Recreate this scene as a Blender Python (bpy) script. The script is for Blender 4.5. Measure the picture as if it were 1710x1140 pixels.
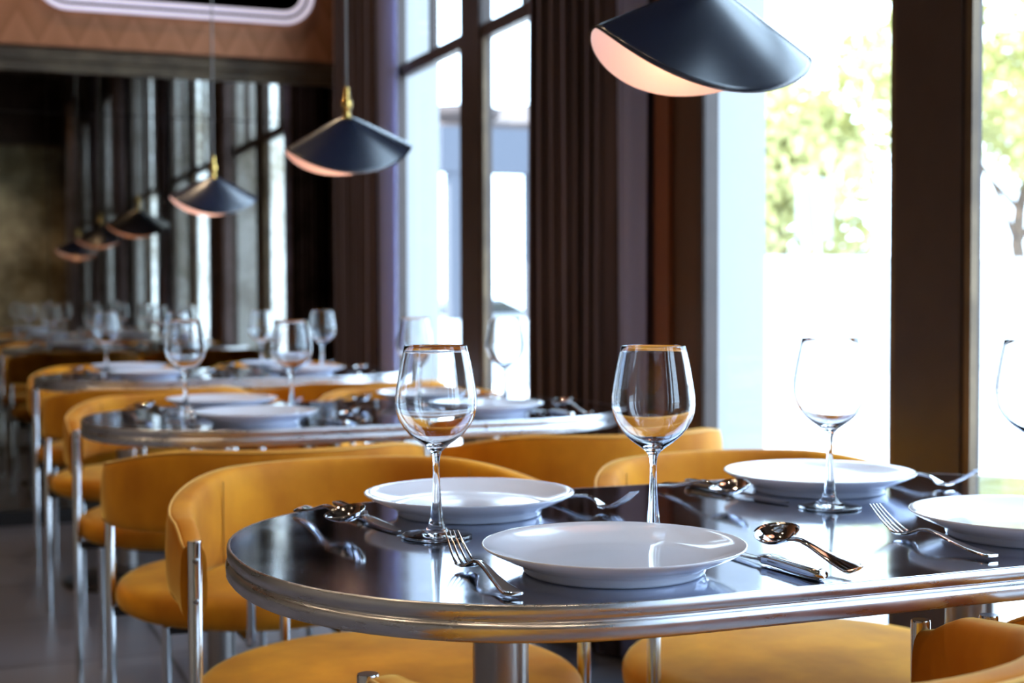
import bpy, bmesh, math, random
from mathutils import Vector, Matrix, noise
random.seed(7)
R = math.radians
scene = bpy.context.scene
COL = scene.collection
for o in list(bpy.data.objects): bpy.data.objects.remove(o)

# ------------------------------------------------------------------ camera
cam_d = bpy.data.cameras.new('camera'); cam = bpy.data.objects.new('camera', cam_d); COL.objects.link(cam)
cam_d.sensor_width = 36.0; cam_d.lens = 50.0; cam_d.clip_start = .02; cam_d.clip_end = 400
cam.matrix_world = (Matrix.Translation((0, 0, 1.047)) @ Matrix.Rotation(R(-21.86), 4, 'Z')
                    @ Matrix.Rotation(R(90 - 1.945), 4, 'X') @ Matrix.Rotation(R(-.15), 4, 'Z'))
cam_d.dof.use_dof = True; cam_d.dof.focus_distance = 1.52; cam_d.dof.aperture_fstop = 5.0
scene.camera = cam

# ------------------------------------------------------------------ light and exposure
scene.view_settings.view_transform = 'Standard'
scene.view_settings.look = 'None'
scene.view_settings.gamma = 1.0
scene.view_settings.exposure = 0.22
scene.view_settings.use_curve_mapping = False
W = bpy.data.worlds.new('sky'); scene.world = W; W.use_nodes = True
bg = W.node_tree.nodes['Background']
bg.inputs['Color'].default_value = (.58, .77, 1.0, 1); bg.inputs['Strength'].default_value = 7.6
sd = bpy.data.lights.new('sun', 'SUN'); sd.energy = 14.0; sd.angle = R(.6); sd.color = (1, .95, .86)
sun = bpy.data.objects.new('sun', sd); COL.objects.link(sun)
sun.rotation_euler = Vector((.75, -.22, -.80)).to_track_quat('-Z', 'Y').to_euler()

# ------------------------------------------------------------------ materials
def mat(name, col=(.5, .5, .5), rough=.5, metal=0., **kw):
    m = bpy.data.materials.new(name); m.use_nodes = True
    b = m.node_tree.nodes['Principled BSDF']
    b.inputs['Base Color'].default_value = (*col, 1)
    b.inputs['Roughness'].default_value = rough; b.inputs['Metallic'].default_value = metal
    for k, v in kw.items():
        i = b.inputs[k.replace('_', ' ')]
        i.default_value = (*v, 1) if isinstance(v, tuple) else v
    return m
def nodes(m): return m.node_tree.nodes, m.node_tree.links, m.node_tree.nodes['Principled BSDF']
def noise_col(m, c1, c2, scale=5, detail=6, stretch=(1, 1, 1), lo=.35, hi=.65, rough=None, bump=0, world=False, dist=0.):
    n, l, b = nodes(m)
    tc = n.new('ShaderNodeTexCoord'); mp = n.new('ShaderNodeMapping'); mp.inputs['Scale'].default_value = stretch
    l.new(tc.outputs['Object'], mp.inputs['Vector'])
    t = n.new('ShaderNodeTexNoise'); t.inputs['Scale'].default_value = scale; t.inputs['Detail'].default_value = detail
    t.inputs['Distortion'].default_value = dist
    l.new(mp.outputs[0], t.inputs['Vector'])
    r = n.new('ShaderNodeValToRGB'); r.color_ramp.elements[0].position = lo; r.color_ramp.elements[1].position = hi
    r.color_ramp.elements[0].color = (*c1, 1); r.color_ramp.elements[1].color = (*c2, 1)
    l.new(t.outputs['Fac'], r.inputs['Fac']); l.new(r.outputs['Color'], b.inputs['Base Color'])
    if rough:
        mr = n.new('ShaderNodeMapRange'); mr.inputs['From Min'].default_value = lo; mr.inputs['From Max'].default_value = hi
        mr.inputs['To Min'].default_value = rough[0]; mr.inputs['To Max'].default_value = rough[1]
        l.new(t.outputs['Fac'], mr.inputs['Value']); l.new(mr.outputs[0], b.inputs['Roughness'])
    if bump:
        bp = n.new('ShaderNodeBump'); bp.inputs['Strength'].default_value = bump; bp.inputs['Distance'].default_value = .002
        l.new(t.outputs['Fac'], bp.inputs['Height']); l.new(bp.outputs[0], b.inputs['Normal'])
    return m

M = {}
M['velvet'] = noise_col(mat('mustard_velvet', (.6, .27, .02), .75, 0, Sheen_Weight=.8, Sheen_Roughness=.25, Sheen_Tint=(1., .74, .22), Specular_IOR_Level=.25),
                        (.47, .150, .003), (.76, .305, .011), 6, 5, (1, 1, .8), bump=.15)
M['piping'] = mat('mustard_piping', (.74, .38, .05), .6, 0, Sheen_Weight=.5, Sheen_Tint=(1., .8, .4))
M['seam'] = mat('dark_seam_line', (.28, .12, .01), .9)  # plain dark brown for the thin seam lines
M['chrome'] = mat('chrome', (.72, .72, .74), .12, 1)
M['screw'] = mat('screw_steel', (.35, .34, .34), .3, 1)
M['black'] = mat('black_steel', (.012, .012, .014), .5)
M['top'] = noise_col(mat('zinc_top', (.42, .42, .45), .13, 1), (.46, .50, .62), (.55, .59, .72), 9, 8, (1, 1, 1), rough=(.07, .12))
M['edge'] = noise_col(mat('zinc_edge', (.5, .48, .45), .3, 1), (.64, .64, .67), (.75, .75, .79), 18, 4, (1, 1, 5), rough=(.26, .34), bump=.012)
M['column'] = mat('brushed_steel_column', (.42, .38, .36), .28, 1)
M['iron'] = mat('cast_iron', (.03, .03, .035), .35, .6)
M['porcelain'] = mat('porcelain', (.76, .79, .89), .10, 0, Coat_Weight=.3)
M['silver'] = mat('polished_cutlery', (.74, .72, .70), .07, 1)
M['blade'] = mat('knife_blade', (.66, .65, .66), .14, 1)
M['shade'] = mat('matte_navy_black_enamel', (.006, .009, .024), .24, 0, IOR=1.85, Coat_Weight=.3, Coat_Roughness=.30)
M['lining'] = mat('pink_white_lining', (.88, .62, .52), .45)
M['brass'] = mat('polished_brass', (.85, .55, .16), .18, 1)
M['cord'] = mat('braided_cord', (.30, .27, .25), .7)
M['curtain'] = noise_col(mat('brown_velvet_curtain', (.06, .035, .03), .8, 0, Sheen_Weight=.55, Sheen_Roughness=.4, Sheen_Tint=(.75, .7, .95)),
                         (.060, .034, .030), (.095, .056, .050), 10, 4, (1, 1, .2))
def lilac_mat():
    m = bpy.data.materials.new('lilac_curtain_lining'); m.use_nodes = True; n, l = m.node_tree.nodes, m.node_tree.links; n.clear()
    o = n.new('ShaderNodeOutputMaterial'); a = n.new('ShaderNodeBsdfDiffuse'); t = n.new('ShaderNodeBsdfTranslucent'); x = n.new('ShaderNodeMixShader')
    a.inputs['Color'].default_value = (.50, .49, .66, 1); t.inputs['Color'].default_value = (.50, .50, .72, 1); x.inputs['Fac'].default_value = .45
    l.new(a.outputs[0], x.inputs[1]); l.new(t.outputs[0], x.inputs[2]); l.new(x.outputs[0], o.inputs['Surface']); return m
M['lilac'] = lilac_mat()
M['frame'] = noise_col(mat('dark_brown_painted_frame', (.04, .024, .018), .45), (.052, .031, .024), (.062, .038, .029), 8, 4)
M['wood'] = noise_col(mat('walnut_panel', (.07, .03, .015), .4), (.05, .02, .01), (.10, .045, .022), 3, 6, (4, 4, .3))
M['darkwall'] = mat('dark_umber_paint', (.035, .024, .018), .7)
M['leftwall'] = noise_col(mat('warm_bounce_panelling', (.3, .2, .12), .5), (.22, .14, .08), (.34, .23, .14), 3, 6, (4, 4, .3))  # unseen wall, finish made lighter and warm to bounce light onto metal
M['plaster'] = noise_col(mat('mottled_gold_plaster', (.2, .15, .08), .7), (.16, .125, .07), (.55, .45, .27), 2.4, 8, lo=.3, hi=.7)
M['ceiling'] = mat('dark_brown_ceiling', (.06, .035, .022), .8)
M['stucco'] = mat('white_exterior_render', (.70, .72, .74), .9)
M['reveal'] = mat('pale_grey_render', (.44, .43, .42), .9)
M['rust'] = mat('rust_stained_wood', (.16, .045, .015), .4)
M['gridtrim'] = noise_col(mat('aged_bronze_trim', (.08, .05, .03), .5, .3), (.10, .065, .038), (.22, .15, .085), 6, 5)

def mirror_mat():
    m = mat('antique_mirror', (.4, .38, .33), .06, 1); n, l, b = nodes(m)
    tc = n.new('ShaderNodeTexCoord')
    t = n.new('ShaderNodeTexNoise'); t.inputs['Scale'].default_value = 3.2; t.inputs['Detail'].default_value = 9; t.inputs['Roughness'].default_value = .65
    l.new(tc.outputs['Object'], t.inputs['Vector'])
    r = n.new('ShaderNodeValToRGB'); e = r.color_ramp.elements
    e[0].position = .36; e[0].color = (.17, .14, .10, 1); e[1].position = .60; e[1].color = (.40, .38, .34, 1)
    l.new(t.outputs['Fac'], r.inputs['Fac']); l.new(r.outputs['Color'], b.inputs['Base Color'])
    mr = n.new('ShaderNodeMapRange'); mr.inputs['From Min'].default_value = .35; mr.inputs['From Max'].default_value = .6
    mr.inputs['To Min'].default_value = .035; mr.inputs['To Max'].default_value = .008
    l.new(t.outputs['Fac'], mr.inputs['Value']); l.new(mr.outputs[0], b.inputs['Roughness'])
    return m
M['mirror'] = mirror_mat()

def copper_mat():
    m = mat('copper_scallop', (.55, .24, .12), .42, .55); n, l, b = nodes(m)
    tc = n.new('ShaderNodeTexCoord'); sp = n.new('ShaderNodeSeparateXYZ'); l.new(tc.outputs['Object'], sp.inputs[0])
    def mth(op, a, c=None):
        k = n.new('ShaderNodeMath'); k.operation = op
        for i, v in enumerate([a, c]):
            if v is None: continue
            if isinstance(v, (int, float)): k.inputs[i].default_value = v
            else: l.new(v, k.inputs[i])
        return k.outputs[0]
    x, z = sp.outputs['X'], sp.outputs['Z']
    tri = mth('PINGPONG', mth('MULTIPLY', x, 6.0), .5)
    v = mth('FRACT', mth('ADD', mth('MULTIPLY', z, 5.2), mth('MULTIPLY', tri, 1.6)))
    r = n.new('ShaderNodeValToRGB'); e = r.color_ramp.elements
    e[0].position = 0; e[0].color = (.38, .15, .066, 1); e[1].position = 1; e[1].color = (.52, .215, .105, 1)
    l.new(v, r.inputs['Fac']); l.new(r.outputs['Color'], b.inputs['Base Color'])
    return m
M['copper'] = copper_mat()

def floor_mat():
    m = mat('grey_tile_floor', (.22, .21, .24), .35); n, l, b = nodes(m)
    tc = n.new('ShaderNodeTexCoord'); bt = n.new('ShaderNodeTexBrick'); l.new(tc.outputs['Object'], bt.inputs['Vector'])
    bt.inputs['Scale'].default_value = 1.0; bt.offset = 0; bt.inputs['Brick Width'].default_value = .6; bt.inputs['Row Height'].default_value = .6
    bt.inputs['Mortar Size'].default_value = .006
    bt.inputs['Color1'].default_value = (.11, .105, .125, 1); bt.inputs['Color2'].default_value = (.17, .165, .19, 1); bt.inputs['Mortar'].default_value = (.03, .03, .03, 1)
    l.new(bt.outputs['Color'], b.inputs['Base Color']); return m
M['floor'] = floor_mat()

def glass_mat():
    m = bpy.data.materials.new('clear_crystal'); m.use_nodes = True
    b = m.node_tree.nodes['Principled BSDF']
    b.inputs['Transmission Weight'].default_value = 1; b.inputs['Roughness'].default_value = 0; b.inputs['IOR'].default_value = 1.5
    b.inputs['Base Color'].default_value = (.97, .98, .99, 1)
    return m
M['glass'] = glass_mat()
def pane_mat():
    m = bpy.data.materials.new('window_pane'); m.use_nodes = True
    n, l = m.node_tree.nodes, m.node_tree.links; n.clear()
    o = n.new('ShaderNodeOutputMaterial'); mx = n.new('ShaderNodeMixShader'); t = n.new('ShaderNodeBsdfTransparent'); g = n.new('ShaderNodeBsdfGlossy')
    t.inputs['Color'].default_value = (.96, .98, .98, 1); g.inputs['Roughness'].default_value = .02; mx.inputs['Fac'].default_value = .05
    l.new(t.outputs[0], mx.inputs[1]); l.new(g.outputs[0], mx.inputs[2]); l.new(mx.outputs[0], o.inputs['Surface'])
    return m
M['pane'] = pane_mat()
def emit(name, col, s):
    m = mat(name, col, .5); b = m.node_tree.nodes['Principled BSDF']
    b.inputs['Emission Color'].default_value = (*col, 1); b.inputs['Emission Strength'].default_value = s; return m
M['bulb'] = emit('warm_bulb', (1., .45, .12), 1.6)
M['neon'] = emit('pale_tube', (.72, .66, .80), .62)
M['downlight'] = emit('downlight_lens', (1., .78, .55), 25)
# outside
M['road'] = noise_col(mat('asphalt', (.33, .34, .36), .9), (.38, .40, .43), (.44, .46, .5), 30, 4)
M['paving'] = mat('pale_pavement', (.62, .62, .62), .9)
M['leaf'] = noise_col(mat('sunlit_leaves', (.25, .3, .1), .7, 0), (.28, .27, .08), (.72, .69, .34), 1.1, 3)
M['bark'] = mat('bark', (.16, .11, .08), .9)
M['greywood'] = mat('grey_painted_timber', (.075, .08, .10), .8)
M['roof'] = mat('roof_shingle', (.10, .075, .07), .9)
M['sign'] = mat('sign_back_aluminium', (.34, .35, .37), .6, 0)
M['carpaint'] = mat('dark_car_paint', (.03, .032, .04), .25)
M['carglass'] = mat('car_window_glass', (.02, .025, .03), .08)
M['rubber'] = mat('tyre_rubber', (.02, .02, .02), .8)

# ------------------------------------------------------------------ helpers
def link(name, me, m=None, parent=None, loc=None):
    o = bpy.data.objects.new(name, me); COL.objects.link(o)
    if m is not None and me is not None: me.materials.append(m)
    if parent: o.parent = parent
    if loc: o.location = loc
    return o
def obj(name, bm, m, parent=None, smooth=True, loc=None, autosmooth=None):
    me = bpy.data.meshes.new(name); bmesh.ops.recalc_face_normals(bm, faces=bm.faces)
    bm.to_mesh(me); bm.free()
    if smooth:
        for p in me.polygons: p.use_smooth = True
    if autosmooth:
        me.set_sharp_from_angle(angle=R(autosmooth))
    return link(name, me, m, parent, loc)
def tag(o, label=None, cat=None, group=None, kind=None):
    if label: o['label'] = label
    if cat: o['category'] = cat
    if group: o['group'] = group
    if kind: o['kind'] = kind
    return o
def thing(name, label, cat, loc=(0, 0, 0), rotz=0, group=None):
    o = link(name, None, loc=loc); o.rotation_euler = (0, 0, rotz); o.empty_display_size = .1
    return tag(o, label, cat, group)
def dup(root, loc=None, rotz=None, label=None):
    def cp(o, parent):
        c = o.copy(); COL.objects.link(c)
        if parent: c.parent = parent
        for ch in o.children: cp(ch, c)
        return c
    r = cp(root, None)
    if loc is not None: r.location = loc
    if rotz is not None: r.rotation_euler = (0, 0, rotz)
    if label: r['label'] = label
    return r
def box(bm, x0, x1, y0, y1, z0, z1, bev=0):
    vs = [bm.verts.new(p) for p in [(x0, y0, z0), (x1, y0, z0), (x1, y1, z0), (x0, y1, z0), (x0, y0, z1), (x1, y0, z1), (x1, y1, z1), (x0, y1, z1)]]
    fs = [bm.faces.new([vs[i] for i in f]) for f in [(0, 3, 2, 1), (4, 5, 6, 7), (0, 1, 5, 4), (1, 2, 6, 5), (2, 3, 7, 6), (3, 0, 4, 7)]]
    if bev:
        es = list({e for f in fs for e in f.edges}); bmesh.ops.bevel(bm, geom=es, offset=bev, segments=2, affect='EDGES')
    return bm
def boxobj(name, dims, m, parent=None, bev=0, loc=None):
    return obj(name, box(bmesh.new(), *dims, bev), m, parent, smooth=False, loc=loc)
def struct(name, dims, m, bev=0):
    return tag(boxobj(name, dims, m, None, bev), kind='structure')
def lathe(bm, prof, n=48, c=(0, 0, 0), close=False):
    rings = []
    for r, z in prof:
        if r < 1e-6: rings.append([bm.verts.new((c[0], c[1], c[2] + z))])
        else: rings.append([bm.verts.new((c[0] + r * math.cos(2 * math.pi * i / n), c[1] + r * math.sin(2 * math.pi * i / n), c[2] + z)) for i in range(n)])
    if close: rings.append(rings[0])
    for a, b in zip(rings, rings[1:]):
        for i in range(n):
            j = (i + 1) % n
            if len(a) == 1 and len(b) == 1: continue
            if len(a) == 1: bm.faces.new((a[0], b[i], b[j]))
            elif len(b) == 1: bm.faces.new((a[i], a[j], b[0]))
            else: bm.faces.new((a[i], a[j], b[j], b[i]))
    return bm
def tube(bm, pts, r, n=12, caps=True):
    pts = [Vector(p) for p in pts]; rings = []
    up = Vector((0, 0, 1)); prev = None
    for i, p in enumerate(pts):
        t = (pts[min(i + 1, len(pts) - 1)] - pts[max(i - 1, 0)]).normalized()
        if prev is None:
            a = t.cross(up)
            if a.length < .01: a = t.cross(Vector((1, 0, 0)))
            a.normalize()
        else:
            a = (prev - t * prev.dot(t)).normalized()
        prev = a; b = t.cross(a)
        rr = r[i] if isinstance(r, (list, tuple)) else r
        rings.append([bm.verts.new(p + a * rr * math.cos(2 * math.pi * k / n) + b * rr * math.sin(2 * math.pi * k / n)) for k in range(n)])
    for A, B in zip(rings, rings[1:]):
        for k in range(n): bm.faces.new((A[k], A[(k + 1) % n], B[(k + 1) % n], B[k]))
    if caps:
        bm.faces.new(rings[0][::-1]); bm.faces.new(rings[-1])
    return bm
def grid(bm, P, cap=False, wrapv=False):
    V = [[bm.verts.new(p) for p in row] for row in P]
    for a, b in zip(V, V[1:]):
        m = len(a)
        for j in range(m if wrapv else m - 1): bm.faces.new((a[j], a[(j + 1) % m], b[(j + 1) % m], b[j]))
    if cap:
        bm.faces.new(V[0][::-1]); bm.faces.new(V[-1])
    return V

# ------------------------------------------------------------------ the room
XW = 1.815           # inner plane of the window wall
YM = 6.80           # mirror wall
YB = -9.8; XL = -4.2; ZC = 4.4
struct('floor', (XL, XW + .12, YB, YM + .1, -.08, 0), M['floor'])
struct('ceiling', (XL, XW + .12, YB, YM + .1, ZC, ZC + .1), M['ceiling'])
struct('wall_left', (XL - .1, XL, YB, YM + .1, 0, ZC), M['leftwall'])
struct('wall_back', (XL, XW, YB - .1, YB, 0, 3.35), M['plaster'])
struct('trim_4', (XL, XW, YB - .1, YB + .02, 3.35, ZC), M['ceiling'])
struct('wall_front', (XL, XW + .1, YM + .02, YM + .12, 0, ZC), M['darkwall'])
struct('baseboard_front', (XL, XW, YM - .03, YM + .02, 0, .07), M['black'])
# antique mirror panels: large lower sheets with a narrow top row
xs = [-3.60, -2.25, -.90, .458, XW - .005]
rows = [(.07, 1.868), (1.873, 2.055)]
k = 0
for a, b in zip(xs, xs[1:]):
    t = thing('mirror_panel', '', 'mirror', (0, 0, 0), 0, 'antique mirror panels on the end wall')
    for z0, z1 in rows:
        boxobj('mirror_sheet', (a + .002, b - .002, YM, YM + .018, z0, z1), M['mirror'], t)
    t['label'] = ['antique mirror sheet on end wall, farthest left from the windows', 'antique mirror sheet on end wall, left of the pendant lamp row, out toward aisle',
                  'antique mottled mirror panel at the left edge, left of the thin vertical seam', 'antique mottled mirror panel beside the dark curtain, reflecting the windows'][k]; k += 1
struct('trim_1', (XL, XW, YM - .02, YM + .02, 2.055, 2.10), M['gridtrim'])
struct('trim_2', (XL, XW, YM - .05, YM + .02, 2.10, 2.158), M['gridtrim'], .01)
struct('trim_3', (XL, XW, YM - .10, YM + .02, 2.158, ZC), M['copper'])

# illuminated tube sign on the copper band: two nested rounded rectangles
def rrect(x0, x1, z0, z1, r, n=8):
    pts = []
    for cx, cz, a0 in ((x1 - r, z0 + r, -90), (x1 - r, z1 - r, 0), (x0 + r, z1 - r, 90), (x0 + r, z0 + r, 180)):
        for i in range(n + 1):
            a = R(a0 + 90 * i / n); pts.append((cx + r * math.cos(a), 0, cz + r * math.sin(a)))
    return pts
sg = thing('tube_light_sign', 'pale lavender double tube sign with rounded corners above the mirror', 'sign', (0, YM - .14, 0))
def ring_tube(pts, r):
    bm = bmesh.new(); n = 10; N = len(pts); rings = []
    for i in range(N):
        p = Vector(pts[i]); t = (Vector(pts[(i + 1) % N]) - Vector(pts[i - 1])).normalized(); b = Vector((0, 1, 0)); a = t.cross(b)
        rings.append([p + a * r * math.cos(2 * math.pi * k / n) + b * r * math.sin(2 * math.pi * k / n) for k in range(n)])
    V = [[bm.verts.new(q) for q in g] for g in rings]
    for i in range(N):
        A, B = V[i], V[(i + 1) % N]
        for k in range(n): bm.faces.new((A[k], A[(k + 1) % n], B[(k + 1) % n], B[k]))
    return bm
obj('outer_tube', ring_tube(rrect(.405, 1.655, 2.325, 2.86, .14), .012), M['neon'], sg)
obj('inner_tube', ring_tube(rrect(.445, 1.615, 2.365, 2.82, .10), .012), M['neon'], sg)
bm = bmesh.new()
V1 = [bm.verts.new((p[0], .022, p[2])) for p in rrect(.405, 1.655, 2.325, 2.86, .14)]; bm.faces.new(V1)
bmesh.ops.solidify(bm, geom=bm.faces[:], thickness=-.016)
obj('backing_plate', bm, M['black'], sg, smooth=False)

# window wall ---------------------------------------------------------------
CY = [4.936, 2.316, -.304, -2.924, -5.544, -8.164]     # centres of the five bays
HW = .90                                   # half opening width
ZH = 3.30
edges = [YM + .02] + [v for c in CY for v in (c + HW, c - HW)] + [YB]
wi = 1
for i in range(0, len(edges), 2):
    y1, y0 = edges[i], edges[i + 1]
    struct('wall_right_%d' % wi, (XW, XW + .035, y0, y1, 0, ZC), M['wood'])
    struct('wall_outside_%d' % wi, (XW + .035, XW + .19, y0, y1 + (.3 if i == 0 else 0), -.1, ZC + .3), M['reveal']); wi += 1
for i, c in enumerate(CY):
    w = tag(link('window_%d' % (i + 1), None, loc=(XW, c, 0)), kind='structure')
    # low sill panel, head
    boxobj('sill_panel', (0, .10, -HW, HW, 0, .10), M['frame'], w)
    boxobj('head_panel', (0, .20, -HW, HW, ZH, ZC), M['frame'], w)
    boxobj('mullion', (-.0, .05, -.107, .107, .10, ZH), M['frame'], w, .006)
    for s in (-1, 1):
        boxobj('jamb', (-.01, .035, s * HW - (.03 if s > 0 else 0), s * HW + (0 if s > 0 else .03), .10, ZH), M['frame'], w, .004)
        a, b = (.107, HW - .03) if s > 0 else (-HW + .03, -.107)
        boxobj('transom', (.008, .045, a, b, 1.965, 2.015), M['frame'], w)
        boxobj('muntin', (.012, .042, (a + b) / 2 - .014, (a + b) / 2 + .014, 2.015, ZH), M['frame'], w)
        boxobj('glass_pane', (.024, .028, a, b, .10, ZH), M['pane'], w)
        boxobj('bead', (.006, .022, a if s > 0 else b - .018, a + .018 if s > 0 else b, .10, 1.965), M['gridtrim'], w)
    pd = bpy.data.lights.new('portal', 'AREA'); pd.shape = 'RECTANGLE'; pd.size = ZH; pd.size_y = 2 * HW; pd.cycles.is_portal = True
    po = bpy.data.objects.new('portal', pd); COL.objects.link(po); po.location = (XW + .25, c, ZH / 2 + .05)
    po.rotation_euler = Vector((-1, 0, 0)).to_track_quat('-Z', 'Y').to_euler()

struct('trim_5', (XW - .012, XW, 3.37, 3.45, 0, ZC), M['rust'])
# curtains: hanging pleats ----------------------------------------------------
def curtain(y0, y1, label, folds, seed, x=XW - .095, amp=.035, gather=0.):
    rnd = random.Random(seed); n = folds * 10
    ph = [rnd.uniform(-.6, .6) for _ in range(folds + 2)]; am = [rnd.uniform(.6, 1.25) for _ in range(folds + 2)]
    P = []
    zs = [.01, .4, .9, 1.5, 2.2, 2.9, 3.75]
    for z in zs:
        row = []
        for i in range(n + 1):
            u = i / n; f = u * folds; k = int(f); fr = f - k
            a = am[k] * (1 - fr) + am[k + 1] * fr; p = ph[k] * (1 - fr) + ph[k + 1] * fr
            s = math.sin(2 * math.pi * f + p)
            s = math.copysign(abs(s) ** .75, s)
            yy = y0 + (y1 - y0) * (u + .22 / folds * math.sin(4 * math.pi * f + p))
            yy += (yy - (y0 + y1) / 2) * -gather * math.exp(-((z - 1.5) / 1.3) ** 2)
            row.append((x + amp * a * s * (1 + .15 * math.sin(z * 2 + k)), yy, z))
        P.append(row)
    bm = bmesh.new(); grid(bm, P)
    o = obj('curtain', bm, M['curtain'])
    sm = o.modifiers.new('thick', 'SOLIDIFY'); sm.thickness = .004
    return tag(o, label, 'curtain', 'floor length brown curtains')
def side_lining(o, y0, y1, x):
    """pale lavender lining turned out at the window-side edge of a curtain"""
    P = [[(x + .018 * math.sin(u * 9 + .4 * z), y0 + (y1 - y0) * u, z) for u in [i / 24 for i in range(25)]] for z in (.012, .5, 1., 1.6, 2.2, 3., 3.75)]
    bm = bmesh.new(); grid(bm, P); l = obj('curtain_lining', bm, M['lilac'], o)
    sm = l.modifiers.new('thick', 'SOLIDIFY'); sm.thickness = .003
c1 = curtain(5.99, 6.62, 'brown velvet curtain in the corner beside the antique mirror', 6, 1, x=XW - .046, amp=.026); side_lining(c1, 5.76, 5.99, XW - .036)
c2 = curtain(3.62, 4.18, 'wide brown pleated curtain hanging between the two tall windows', 7, 2, x=XW - .048, amp=.028); side_lining(c2, 3.47, 3.62, XW - .036)
curtain(.85, 1.40, 'brown curtain at the right of the nearest window, behind the chairs', 6, 3, x=XW - .045, amp=.018)
curtain(-1.95, -1.2, 'brown curtain between windows, deep in the mirror reflection', 8, 4)
curtain(-4.6, -3.8, 'brown curtain toward the back of the room', 8, 5)
curtain(-7.2, -6.5, 'brown curtain nearest the back wall', 8, 6)

# recessed ceiling downlights -------------------------------------------------
def downlight(x, y, label, e=26):
    t = thing('ceiling_downlight', label, 'ceiling light', (x, y, ZC), 0, 'recessed ceiling downlights')
    obj('trim_ring', lathe(bmesh.new(), [(.035, -.001), (.05, -.001), (.05, -.006), (.037, -.012), (.035, -.001)], 24), M['brass'], t)
    obj('lens', lathe(bmesh.new(), [(0, -.003), (.035, -.003), (.035, -.001), (0, -.001)], 24), M['downlight'], t)
    ld = bpy.data.lights.new('downlight_glow', 'SPOT'); ld.energy = e; ld.color = (1, .74, .48); ld.spot_size = R(120); ld.spot_blend = .8; ld.shadow_soft_size = .035
    lo = bpy.data.objects.new('downlight_glow', ld); COL.objects.link(lo); lo.parent = t; lo.location = (0, 0, -.02)
for i, (x, y) in enumerate([(-.8, 5.2), (.6, 5.35), (-.8, 2.6), (-.8, 0.), (-2.6, 1.3), (-2.6, 4.), (.3, -1.6), (-1.2, -3.6), (.7, -7.4)]):
    downlight(x, y, ['recessed downlight near the copper band, aisle side', 'recessed downlight near the copper band above the third table', 'recessed downlight above the aisle beside the second table',
                     'recessed downlight above the aisle beside the nearest table', 'recessed downlight on the far left of the aisle', 'recessed downlight at the left rear corner',
                     'recessed downlight behind the nearest table', 'recessed downlight deep in the room', 'recessed downlight washing the mottled plaster wall'][i],
              [70, 60, 60, 60, 80, 70, 70, 60, 420][i])

# ------------------------------------------------------------------ tables
TX = .974; TH = .75
def stadium(hx, r, off=0, n=40):
    """outline around a table of half length hx and half width r, pushed out by off"""
    pts = []
    c = hx - r
    for s, a0 in ((1, -90), (-1, 90)):
        for i in range(n + 1):
            a = R(a0 + 180 * i / n); ca, sa = math.cos(a), math.sin(a); e = 2 / 2.2
            pts.append((s * c + (r + off) * math.copysign(abs(ca) ** e, ca), (r + off) * math.copysign(abs(sa) ** e, sa)))
    return pts
HX, HR = .672, .375
def sweep_outline(prof):
    """prof: (offset, z) list; returns a grid swept around the stadium"""
    bm = bmesh.new()
    P = [[(x, y, z) for x, y in stadium(HX, HR, o)] for o, z in prof]
    grid(bm, P, wrapv=True); return bm
def make_table():
    t = thing('dining_table', '', 'table', (TX, 1.59, 0), 0, 'round-ended metal dining tables')
    bm = bmesh.new()
    o = stadium(HX, HR, -.0035)
    f1 = bm.faces.new([bm.verts.new((x, y, TH)) for x, y in o]); f2 = bm.faces.new([bm.verts.new((x, y, TH - .03)) for x, y in o][::-1])
    obj('tabletop', bm, M['top'], t, smooth=False)
    prof = [(-.0035, TH), (-.0012, TH + .0002), (0, TH - .0012), (.0006, TH - .007), (.0002, TH - .0135), (-.0022, TH - .0155), (-.0032, TH - .0165),
            (-.0012, TH - .0182), (.0014, TH - .0200), (.0020, TH - .024), (.0016, TH - .034), (-.0005, TH - .0368), (-.006, TH - .038), (-.05, TH - .037), (-.05, TH - .028)]
    obj('edge_band', sweep_outline(prof), M['edge'], t)
    # thin straight seam where the wrap-round band is joined
    boxobj('band_seam', (.20, .2006, -HR - .0022, -HR + .002, TH - .037, TH - .001), M['seam'], t)
    for s in (-1, 1):
        obj('column', lathe(bmesh.new(), [(0, .03), (.060, .03), (.060, .05), (.034, .055)] + [(.034, .1), (.034, .69), (.055, .695), (.055, .701), (0, .701)], 40), M['column'], t, loc=(s * .352, 0, 0), autosmooth=40)
        obj('base', lathe(bmesh.new(), [(0, .0), (.23, .0), (.23, .012), (.21, .02), (.12, .028), (.05, .045), (.045, .055), (0, .055)], 40), M['iron'], t, loc=(s * .352, 0, 0))
        bm = bmesh.new(); box(bm, s * .352 - .09, s * .352 + .09, -.2, .2, .70, .72); obj('mounting_plate', bm, M['black'], t, smooth=False)
    return t

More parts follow.
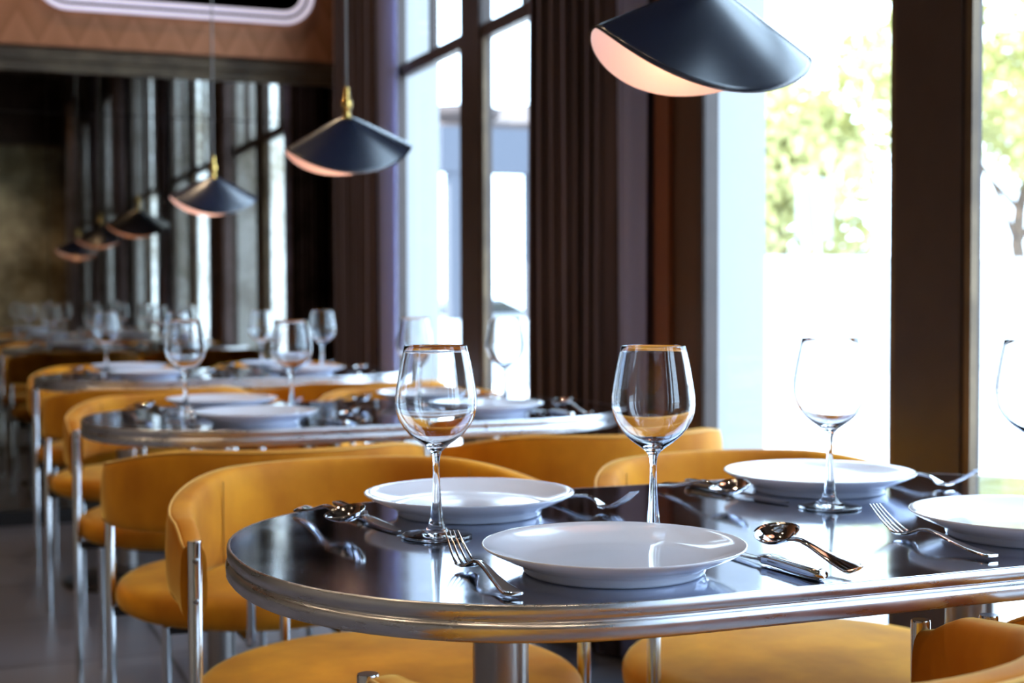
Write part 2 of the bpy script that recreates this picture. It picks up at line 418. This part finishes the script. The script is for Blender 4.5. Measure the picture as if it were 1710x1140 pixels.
# ------------------------------------------------------------------ chairs
def make_chair():
    t = thing('dining_chair', '', 'chair', (0, 0, 0), 0, 'mustard velvet barrel chairs')
    # back band: centre path from left arm end round the back to the right arm end
    path = []
    rc = .308
    for i in range(5): path.append((-.307 - .001 * i / 4, .085 - .085 * i / 4))
    for i in range(1, 40):
        a = math.pi + math.pi * i / 40; path.append((rc * math.cos(a), rc * math.sin(a)))
    for i in range(5): path.append((.308 - .001 * i / 4, .085 * i / 4))
    path = [Vector((x, y, 0)) for x, y in path]
    L = [0]
    for a, b in zip(path, path[1:]): L.append(L[-1] + (b - a).length)
    tot = L[-1]
    def sm(x): x = max(0, min(1, x)); return x * x * (3 - 2 * x)
    def zt(s):
        d = min(s, tot - s); return .684 + .026 * sm(d / .07) + .045 * sm((d - .03) / .36)
    def zb(s):
        d = min(s, tot - s); return .574 + .012 * sm(d / .05) + .012 * sm(d / .45)
    rows = []; tops_o = []; tops_i = []; seam = []
    for i, p in enumerate(path):
        tg = (path[min(i + 1, len(path) - 1)] - path[max(i - 1, 0)]).normalized(); nr = Vector((tg.y, -tg.x, 0))  # outward? fixed below
        if nr.dot(p) < 0: nr = -nr
        s = L[i]; top, bot = zt(s), zb(s); d0 = min(s, tot - s); th = .0165 + .0045 * sm(d0 / .12)
        mid = (top + bot) / 2; hh = (top - bot) / 2
        row = []
        N = 28
        for k in range(N):
            a = 2 * math.pi * k / N; c, d = math.cos(a), math.sin(a)
            x = math.copysign(abs(c) ** .42, c) * th; z = math.copysign(abs(d) ** (.30 if c > 0 else .42), d) * hh
            if c < 0: x = math.copysign(abs(c) ** .62, c) * th
            lean = -.012 * (z / hh)            # top leans slightly inward
            bulge = .004 * (1 - (z / hh) ** 2) * (1 if c > 0 else .6)
            q = p + nr * (x + lean * 0 + math.copysign(bulge, c)); row.append((q.x, q.y, mid + z))
        rows.append(row)
        tops_o.append(p + nr * (th * .86) + Vector((0, 0, top - .004))); tops_i.append(p - nr * (th * .86) + Vector((0, 0, top - .004)))
    bm = bmesh.new(); grid(bm, rows, cap=True, wrapv=True)
    bk = obj('backrest', bm, M['velvet'], t, autosmooth=70)
    obj('piping', tube(bmesh.new(), tops_o, .0022, 6), M['piping'], bk)
    for idx in (13, len(path) - 14):
        p = path[idx]; nr = p.normalized()
        pts = [p - nr * .0252 + Vector((0, 0, zb(L[idx]) + .01 + (zt(L[idx]) - zb(L[idx]) - .02) * k / 6)) for k in range(7)]
        obj('seam', tube(bmesh.new(), pts, .0009, 5), M['seam'], bk)
    # seat cushion
    prof = []
    for k in range(0, 17):
        a = -math.pi / 2 + math.pi * k / 16; c, d = math.cos(a), math.sin(a)
        r = .252 + .05 * abs(c) ** .8; z = .428 + .034 * math.copysign(abs(d) ** .8, d)
        prof.append((r, z))
    prof = [(0, .394)] + [(.15, .394)] + prof + [(.19, .4665), (.12, .469), (.05, .4705), (0, .471)]
    bm = lathe(bmesh.new(), prof, 64)
    st = obj('seat', bm, M['velvet'], t, loc=(0, .045, 0))
    ppts = [(.3015 * math.cos(2 * math.pi * i / 64), .3015 * math.sin(2 * math.pi * i / 64), .412) for i in range(65)]
    # frame under the seat
    fr = bmesh.new(); lathe(fr, [(.12, .382), (.225, .382), (.225, .397), (.12, .397)], 48, (0, .05, 0), close=True)
    box(fr, -.30, .30, .086, .106, .380, .396); box(fr, -.225, .225, -.138, -.122, .384, .396)
    obj('seat_frame', fr, M['black'], t, smooth=False)
    for s in (-1, 1):
        bm = bmesh.new()
        tube(bm, [(s * .308, .096, 0), (s * .308, .096, .690), (s * .308, .096, .6925)], [.0105, .0105, .0098], 20)
        p = obj('leg', bm, M['chrome'], t, autosmooth=40)
        for z in (.606, .665):
            bm = bmesh.new(); tube(bm, [(s * .308, .1055, z), (s * .308, .1085, z)], [.0045, .0035], 12)
            obj('screw', bm, M['screw'], p)
        bm = bmesh.new(); tube(bm, [(s * .225, -.130, 0), (s * .225, -.130, .398)], .0095, 16)
        obj('leg', bm, M['chrome'], t, autosmooth=40)
        bm = bmesh.new(); tube(bm, [(s * .09, -.15, .388), (s * .09, -.276, .388), (s * .09, -.288, .394), (s * .09, -.292, .42), (s * .09, -.292, .60)], .0085, 14)
        obj('back_support', bm, M['chrome'], t, autosmooth=60)
    return t

# ------------------------------------------------------------------ tableware
def make_plate():
    prof = [(0, .004), (.085, .004), (.088, 0), (.095, 0), (.0965, .003), (.0975, .008), (.102, .0115), (.118, .0185), (.131, .0255), (.1385, .0305),
            (.1400, .0322), (.1396, .0335), (.1380, .0333), (.130, .0290), (.118, .0235), (.107, .0190), (.098, .0160), (.088, .0145), (.05, .0135), (0, .0133)]
    prof = [(r * 1.012, z * .90) for r, z in prof]
    o = obj('dinner_plate', lathe(bmesh.new(), prof, 96), M['porcelain'])
    return tag(o, '', 'plate', 'white porcelain dinner plates')
def make_glass():
    t = thing('wine_glass', '', 'wine glass', (0, 0, 0), 0, 'stemmed wine glasses')
    out = [(0, .0), (.036, 0), (.0412, .0006), (.0418, .0018), (.0408, .0030), (.032, .0038), (.022, .0056), (.014, .0085), (.0098, .0130), (.0078, .020),
           (.0066, .030), (.0054, .045), (.0044, .060), (.0039, .075), (.0038, .086), (.0044, .093), (.0062, .0985), (.0100, .1030), (.0160, .1075), (.0240, .1130),
           (.0320, .1200), (.0390, .1285), (.0440, .1375), (.0468, .1465), (.0477, .1550), (.0474, .1640), (.0460, .1750), (.0438, .1880), (.0412, .2020), (.0385, .2140), (.0366, .2218)]
    inn = [(.0361, .2223), (.0356, .2218), (.0374, .2140), (.0401, .2020), (.0427, .1880), (.0449, .1750), (.0463, .1640), (.0466, .1550), (.0457, .1468),
           (.0429, .1382), (.0379, .1296), (.0309, .1214), (.0229, .1148), (.0150, .1102), (.0080, .1078), (0, .1070)]
    out = [(r * 1.045, z * 1.05) for r, z in out]; inn = [((r + .0004) * 1.045 if z > .12 else r * 1.045, z * 1.05) for r, z in inn]
    obj('goblet', lathe(bmesh.new(), out + inn, 96), M['glass'], t)
    return t
def ribbon(secs, n=14):
    """secs: (y, z, halfwidth, halfthick, crown): closed oval sections along +y"""
    rows = []
    for y, z, w, h, cr in secs:
        row = []
        for k in range(n):
            a = 2 * math.pi * k / n; c, d = math.cos(a), math.sin(a)
            x = math.copysign(abs(c) ** .7, c) * w; zz = math.copysign(abs(d) ** .8, d) * h - cr * (x / max(w, 1e-5)) ** 2
            row.append((x, y, z + zz))
        rows.append(row)
    return rows
HANDLE = [(0, .0045, .0085, .0016, 0), (.002, .0045, .0105, .0019, 0), (.008, .0046, .0112, .0020, 0), (.02, .0050, .0102, .0020, 0), (.04, .0062, .0082, .0019, 0),
          (.065, .0095, .0060, .0019, 0), (.09, .0140, .0045, .0020, 0), (.110, .0160, .0038, .0021, 0), (.125, .0145, .0038, .0020, 0)]
def make_fork():
    t = thing('fork', '', 'fork', (0, 0, 0), 0, 'table forks')
    bm = bmesh.new(); grid(bm, ribbon(HANDLE + [(.134, .0110, .0048, .0017, 0), (.141, .0072, .0085, .0013, 0), (.148, .0048, .0116, .0011, -.0010), (.158, .0042, .0126, .0010, -.0016), (.163, .0046, .0127, .0009, -.0016)]), cap=True, wrapv=True)
    obj('handle', bm, M['silver'], t, autosmooth=60)
    bm = bmesh.new()
    for k in range(4):
        x0 = (-.0105 + .007 * k); pts = []
        secs = []
        for i in range(9):
            u = i / 8; secs.append((.160 + .052 * u, .0052 + .028 * u ** 1.35 + .0012 * abs(k - 1.5) * (1 - u), .0019 - .0010 * u, .0011 - .0004 * u, 0))
        rows = [[(x + x0 * (1 - .04 * i), y, z) for x, y, z in r] for i, r in enumerate(ribbon(secs, 8))]
        grid(bm, rows, cap=True, wrapv=True)
    obj('tines', bm, M['silver'], t, autosmooth=60)
    return t
def make_spoon():
    t = thing('spoon', '', 'spoon', (0, 0, 0), 0, 'table spoons')
    bm = bmesh.new(); grid(bm, ribbon(HANDLE + [(.134, .0125, .0042, .0018, 0), (.142, .0115, .0055, .0013, 0)]), cap=True, wrapv=True)
    obj('handle', bm, M['silver'], t, autosmooth=60)
    bm = bmesh.new(); N = 12; Mx = 32
    Ps = []
    for off in (0, -.0011):
        Ps.append([])
        for j in range(N + 1):
            r = j / N; row = []
            for k in range(Mx):
                a = 2 * math.pi * k / Mx; y = .0365 * r * math.cos(a); x = .0245 * r * math.sin(a) * (1 - .16 * (y / .0365))
                z = .0150 - .0130 * (1 - r * r) ** .8
                row.append((x, .173 + y, z + off))
            Ps[-1].append(row)
    rows = Ps[0][::-1][:-1]; bot = Ps[1][1:]
    V = grid(bm, rows + [[(0, .173, .0020)] * Mx][:0] , wrapv=True)
    B = grid(bm, bot, wrapv=True)
    for k in range(Mx): bm.faces.new((V[0][k], V[0][(k + 1) % Mx], B[-1][(k + 1) % Mx], B[-1][k]))
    bm.faces.new(V[-1]); bm.faces.new(B[0][::-1])
    obj('bowl', bm, M['silver'], t)
    return t
def make_knife():
    t = thing('table_knife', '', 'knife', (0, 0, 0), 0, 'table knives')
    bm = bmesh.new(); grid(bm, ribbon([(0, .0065, .0065, .0040, 0), (.002, .0065, .0085, .0055, 0), (.010, .0065, .0095, .0062, 0), (.03, .0065, .0088, .0060, 0), (.06, .0065, .0076, .0056, 0),
                                       (.088, .0065, .0066, .0052, 0), (.094, .0065, .0060, .0048, 0), (.097, .0065, .0078, .0052, 0), (.101, .0065, .0078, .0052, 0), (.105, .0065, .0050, .0036, 0), (.112, .0060, .0042, .0020, 0)], 18), cap=True, wrapv=True)
    obj('handle', bm, M['silver'], t, autosmooth=50)
    bm = bmesh.new(); grid(bm, ribbon([(.108, .0055, .0040, .0014, 0), (.118, .0050, .0085, .0011, 0), (.14, .0042, .0100, .0009, 0), (.19, .0032, .0098, .0008, 0), (.215, .0028, .0078, .0007, 0), (.226, .0028, .0030, .0006, 0)], 10), cap=True, wrapv=True)
    obj('blade', bm, M['blade'], t, autosmooth=50)
    return t

table0, chair0, plate0, glass0, fork0, spoon0, knife0 = make_table(), make_chair(), make_plate(), make_glass(), make_fork(), make_spoon(), make_knife()
S = 1.873
TN = ['nearest table', 'second table', 'table by the mirror']
SEAT = {'NL': 'near side, aisle end', 'NR': 'near side, window end', 'FL': 'far side, aisle end', 'FR': 'far side, window end'}
PX = {'NL': .664, 'NR': 1.225, 'FL': .658, 'FR': 1.219}
PY = {'NL': 1.364, 'NR': 1.365, 'FL': 1.796, 'FR': 1.802}
GL = {'NL': (.790, 1.515), 'NR': (1.338, 1.483), 'FL': (.557, 1.637), 'FR': (1.134, 1.651)}
# cutlery: handle end x, y and the turn of the piece, for each seat of the nearest table
FK = {'NL': (.514, 1.275, -2.5), 'NR': (1.080, 1.258, 1.), 'FL': (.800, 1.892, 194.), 'FR': (1.376, 1.905, 194.)}
KN = {'NL': (.836, 1.228, 3.), 'NR': (1.395, 1.232, 2.), 'FL': (.503, 1.905, 185.), 'FR': (1.062, 1.922, 189.)}
SP = {'NL': (.884, 1.236, -5.), 'NR': (1.447, 1.242, -4.), 'FL': (.446, 1.882, 188.), 'FR': (1.008, 1.905, 188.)}
CH = {'NL': (.670, 1.168, -1.5), 'NR': (1.372, 1.150, 0.), 'FL': (.641, 2.155, 180.), 'FR': (1.300, 1.995, 180.)}
CH2 = {'NL': (.629, 2.935 - S, 0.), 'NR': (1.332, 2.93 - S, 0.), 'FL': (.632, 2.08, 180.), 'FR': (1.325, 2.08, 180.)}
EXTRA = {  # what singles out the chairs one sees best
}
first = {}
def put(proto, loc, rz, label):
    if proto.name not in first:
        first[proto.name] = 1; proto.location = loc; proto.rotation_euler = (0, 0, rz); proto['label'] = label; return proto
    return dup(proto, loc, rz, label)
rnd = random.Random(3)
# the prototype is moved last so that copies are taken from unchanged children; order does not matter for copies
for k in range(3):
    dy = S * k
    put(table0, (TX, 1.59 + dy, 0), 0, ['round-ended dark metal table nearest the camera', 'round-ended dark metal table in the middle, second in the row', 'round-ended dark metal table farthest back, by the mirror wall'][k])
    for s in ('NL', 'NR', 'FL', 'FR'):
        j = (lambda a: rnd.uniform(-a, a)) if k else (lambda a: 0.)
        where = 'on the %s, %s' % (TN[k], SEAT[s])
        cx, cy, cr = (CH if k == 0 else CH2)[s]
        put(chair0, (cx + j(.008), cy + dy + j(.015), 0), R(cr + j(2.)), 'mustard velvet barrel chair at the %s, %s' % (TN[k], SEAT[s]))
        put(plate0, (PX[s] + j(.012), PY[s] + dy + j(.01), TH + .0004), 0, 'white porcelain dinner plate ' + where)
        x, y = GL[s]; put(glass0, (x + j(.01), y + dy + j(.012), TH + .0004), 0, 'empty stemmed wine glass ' + where)
        x, y, r = FK[s]; put(fork0, (x + j(.006), y + dy + j(.006), TH), R(r + j(3)), 'silver fork beside the plate ' + where)
        x, y, r = KN[s]; put(knife0, (x + j(.006), y + dy + j(.006), TH), R(r + j(2)), 'silver table knife beside the plate ' + where)
        x, y, r = SP[s]; sp = put(spoon0, (x + j(.006), y + dy + j(.006), TH + .0010), R(r + j(2)), 'silver spoon beside the knife ' + where)
        tl = {'NL': (1.2, -19.), 'NR': (3., -12.), 'FL': (3.5, 16.), 'FR': (3.5, 14.)}[s]   # the bowl leans up on the knife
        sp.rotation_euler = (R(tl[0]), R(tl[1]), sp.rotation_euler.z); sp.location.z += .0022

# ------------------------------------------------------------------ pendant lamps
def make_lamp():
    t = thing('pendant_lamp', '', 'lamp', (0, 0, 0), 0, 'pendant lamps over the tables')
    hd = link('shade_head', None, parent=t)
    A, B, DR, DF = .173, .100, .080, .153
    def pt(s, ph, off=0.):
        c, d = math.cos(ph), math.sin(ph); w = d * d
        hx = A * s; hy = B * (s + .25 * s * (1 - s)) 
        x = hx * c if abs(c) > 1e-9 else 0; y = hy * d
        w = abs(d) ** 1.5; k = s * s / (s + .10) * 1.10; drop = (1 - w) * DR * k + w * DF * k
        return Vector((x, y, -drop - off))
    N, K = 20, 72
    def surf(off, smax=1.0):
        return [[pt(max(j / N * smax, 1e-4), 2 * math.pi * k / K, off) for k in range(K)] for j in range(N + 1)]
    bm = bmesh.new(); V = grid(bm, surf(0), wrapv=True); bm.faces.new(V[0])
    # rolled lip gives the sheet its thickness
    V2 = [bm.verts.new(pt(1, 2 * math.pi * k / K) * .992 + Vector((0, 0, -.0012))) for k in range(K)]
    for k in range(K): bm.faces.new((V[-1][k], V[-1][(k + 1) % K], V2[(k + 1) % K], V2[k]))
    sh = obj('shade', bm, M['shade'], t)
    bm = bmesh.new()
    Q = [[Vector((p.x * .985, p.y * .975, p.z - .0022)) for p in row] for row in surf(0, .995)]
    V = grid(bm, Q, wrapv=True); bm.faces.new(V[0][::-1])
    ln = obj('shade_lining', bm, M['lining'], t)
    f = obj('brass_fitting', lathe(bmesh.new(), [(0, -.004), (.011, -.004), (.011, .006), (.0075, .010), (.0085, .014), (.0140, .020), (.0150, .030), (.0135, .040), (.0085, .046), (.0085, .072), (.007, .074), (0, .074)], 28), M['brass'], t, autosmooth=50)
    bl = obj('bulb', lathe(bmesh.new(), [(0, -.100), (.012, -.097), (.019, -.089), (.0215, -.080), (.018, -.068), (.012, -.056), (.010, -.048), (.0, -.048)], 28), M['bulb'], t)
    sk = obj('bulb_socket', lathe(bmesh.new(), [(0, -.052), (.014, -.052), (.015, -.030), (.015, -.006), (0, -.006)], 24), M['brass'], t)
    bpy.data.objects.remove(hd)
    return t
def lamp_setup(t, loc, yaw, tiltx, tilty, top=ZC):
    t.location = loc; t.rotation_euler = (0, 0, 0)
    rot = Matrix.Rotation(R(yaw), 4, 'Z') @ Matrix.Rotation(R(tilty), 4, 'Y') @ Matrix.Rotation(R(tiltx), 4, 'X')
    for ch in t.children:
        n = ch.name.split('.')[0]
        if n in ('shade', 'shade_lining', 'bulb', 'bulb_socket'): ch.matrix_local = rot
    bm = bmesh.new(); tube(bm, [(0, 0, .07), (0, 0, top - loc[2])], .003, 8)
    obj('cord', bm, M['cord'], t)
    obj('canopy', lathe(bmesh.new(), [(0, top - loc[2] - .03), (.02, top - loc[2] - .03), (.055, top - loc[2] - .012), (.055, top - loc[2] - .0005), (0, top - loc[2] - .0005)], 28), M['brass'], t)
    ld = bpy.data.lights.new('bulb_glow', 'POINT'); ld.energy = .5; ld.color = (1., .62, .36); ld.shadow_soft_size = .026
    lo = bpy.data.objects.new('bulb_glow', ld); COL.objects.link(lo); lo.parent = t; lo.location = rot @ Vector((0, 0, -.118))
lamp0 = make_lamp()
L2 = dup(lamp0); L3 = dup(lamp0)
lamp0['label'] = 'large black folded pendant shade at top, over the nearest table'
L2['label'] = 'black folded pendant lamp before the corner curtain, over the second table'
L3['label'] = 'smallest real black pendant lamp, hanging closest before the mirror'
lamp_setup(lamp0, (1.016, 1.78, 1.484), 0, 6, 3)
lamp_setup(L2, (1.0, 3.66, 1.516), 0, 3, -4.5)
lamp_setup(L3, (1.0, 5.64, 1.511), 0, 1, 0)

# ------------------------------------------------------------------ outside
tag(boxobj('street_pavement', (XW + .22, 6.5, -20, 80, -.20, -.10), M['paving']), kind='structure')
tag(boxobj('street_road', (6.5, 70, -40, 110, -.4, -.28), M['road']), kind='structure')
e = thing('embankment_wall', 'long low white wall across the street in the near window', 'wall', (10.4, 20, -.28), 0)
boxobj('wall_body', (0, 30, 0, .4, 0, 1.84), M['stucco'], e); boxobj('coping', (-.05, 30.05, -.05, .45, 1.84, 1.92), M['stucco'], e)
def tree(x, y, z0, h, rad, label, seed, nleaf=5200, lo=.30, hi=.95):
    rn = random.Random(seed); t = thing('street_tree', label, 'tree', (x, y, z0), 0)
    bm = bmesh.new(); pts = [(0, 0, 0)]
    for i in range(1, 6): pts.append((rn.uniform(-.15, .15) + .06 * i, rn.uniform(-.1, .1), h * .45 * i / 5))
    tube(bm, pts, [.28, .22, .19, .17, .15, .12], 10)
    for i in range(6):
        a = rn.uniform(0, 6.28); s = Vector(pts[rn.randint(2, 5)]); d = Vector((math.cos(a), math.sin(a), rn.uniform(.5, 1.1))) * rad * .7
        tube(bm, [s, s + d * .5 + Vector((0, 0, .1)), s + d], [.09, .06, .03], 6)
    obj('trunk', bm, M['bark'], t)
    bm = bmesh.new(); cl = []
    for i in range(26):
        a = rn.uniform(0, 6.28); r = rad * math.sqrt(rn.random()); cl.append((r * math.cos(a), r * math.sin(a), h * rn.uniform(lo, hi), rad * rn.uniform(.22, .42)))
    for i in range(nleaf):
        cx, cy, cz, cr = rn.choice(cl)
        v = Vector((rn.gauss(0, 1), rn.gauss(0, 1), rn.gauss(0, .8))).normalized() * cr * rn.uniform(.6, 1.05)
        p = Vector((cx, cy, cz)) + v; u = Vector((rn.gauss(0, 1), rn.gauss(0, 1), rn.gauss(0, 1))).normalized(); w = u.cross(Vector((.3, .5, .8))).normalized()
        s = rn.uniform(.09, .17)
        bm.faces.new([bm.verts.new(p + u * s), bm.verts.new(p + w * s * .6), bm.verts.new(p - u * s), bm.verts.new(p - w * s * .6)])
    obj('foliage', bm, M['leaf'], t, smooth=False)
    return t
tree(15.7, 25.0, -.28, 6.4, 2.7, 'pale green tree across the street, right of the street sign', 11, 8500)
tree(23.3, 26.5, -.28, 9.0, 2.9, 'large pale green tree beyond the dark window post at right', 12, 9000, .44, 1.)
tree(17.4, 33.5, -.28, 6.0, 2.6, 'bushy pale tree across the street, behind the street sign', 13, 6000)
# street sign seen from behind
s = thing('street_sign', 'pale street sign panel on a slightly leaning pole outside', 'sign', (10.33, 15.0, -.28), 0)
bm = bmesh.new(); tube(bm, [(0, 0, 0), (-.31, 0, 2.78)], .03, 10); obj('pole', bm, M['sign'], s)
bm = bmesh.new(); box(bm, -.51, .01, .03, .045, 1.99, 2.74, .006); obj('sign_panel', bm, M['sign'], s, smooth=False)
# porch across the street seen through the far window
b = thing('porch_building', 'white house with grey timber porch beams across the street', 'building', (7.0, 19.0, -.28), 0)
boxobj('wall', (-4.5, -.7, 3.0, 6, 0, 3.9), M['stucco'], b)
boxobj('beam', (-.5, 1.6, -.15, .15, 3.03, 3.66), M['greywood'], b)
boxobj('post', (.85, .98, -.12, .12, 0, 3.03), M['greywood'], b); boxobj('post', (-.35, -.18, -.12, .12, 0, 3.03), M['greywood'], b)
boxobj('plinth', (-.6, 1.7, -.3, .5, 0, .95), M['stucco'], b)
obj('chimney_cap', lathe(bmesh.new(), [(0, 0), (.27, 0), (.27, .12), (.33, .28), (.46, .42), (.52, .46), (.52, .58), (0, .58)], 4, (.12, .5, 3.45)), M['roof'], b, smooth=False)
bm = bmesh.new()
v = [bm.verts.new(p) for p in [(-.9, .2, 3.6), (2.2, .2, 3.70), (2.2, 3.2, 4.4), (-.9, 3.2, 3.9), (-.9, .2, 3.68), (2.2, .2, 3.88), (2.2, 3.2, 4.5), (-.9, 3.2, 4.0)]]
for f in [(0, 3, 2, 1), (4, 5, 6, 7), (0, 1, 5, 4), (1, 2, 6, 5), (2, 3, 7, 6), (3, 0, 4, 7)]: bm.faces.new([v[i] for i in f])
obj('roof', bm, M['roof'], b, smooth=False)
# parked car
c = thing('parked_car', 'dark roofed parked car seen low through the far window', 'car', (9.9, 27.0, -.28), R(14))
def car_body(prof, hw, inset):
    bm = bmesh.new(); rows = []
    for y, kk in ((-hw, 0), (-hw + .12, 1), (hw - .12, 1), (hw, 0)):
        rows.append([(x, y, z - (0 if kk else inset * (z > .6))) for x, z in prof])
    grid(bm, rows, cap=True, wrapv=True); return bm
obj('body', car_body([(-2.1, .35), (-2.15, .6), (-2.0, .82), (-1.2, .90), (1.2, .92), (2.1, .80), (2.2, .5), (2.1, .25), (-2.0, .25)], .86, .05), M['sign'], c)
obj('cabin', car_body([(-1.15, .88), (-.6, 1.18), (.35, 1.22), (1.15, .90)], .74, .06), M['carpaint'], c)
for sx in (-1.35, 1.4):
    for sy in (-.84, .72):
        bm = bmesh.new(); tube(bm, [(sx, sy, .31), (sx, sy + .14, .31)], .31, 24); obj('wheel', bm, M['rubber'], c, autosmooth=40)
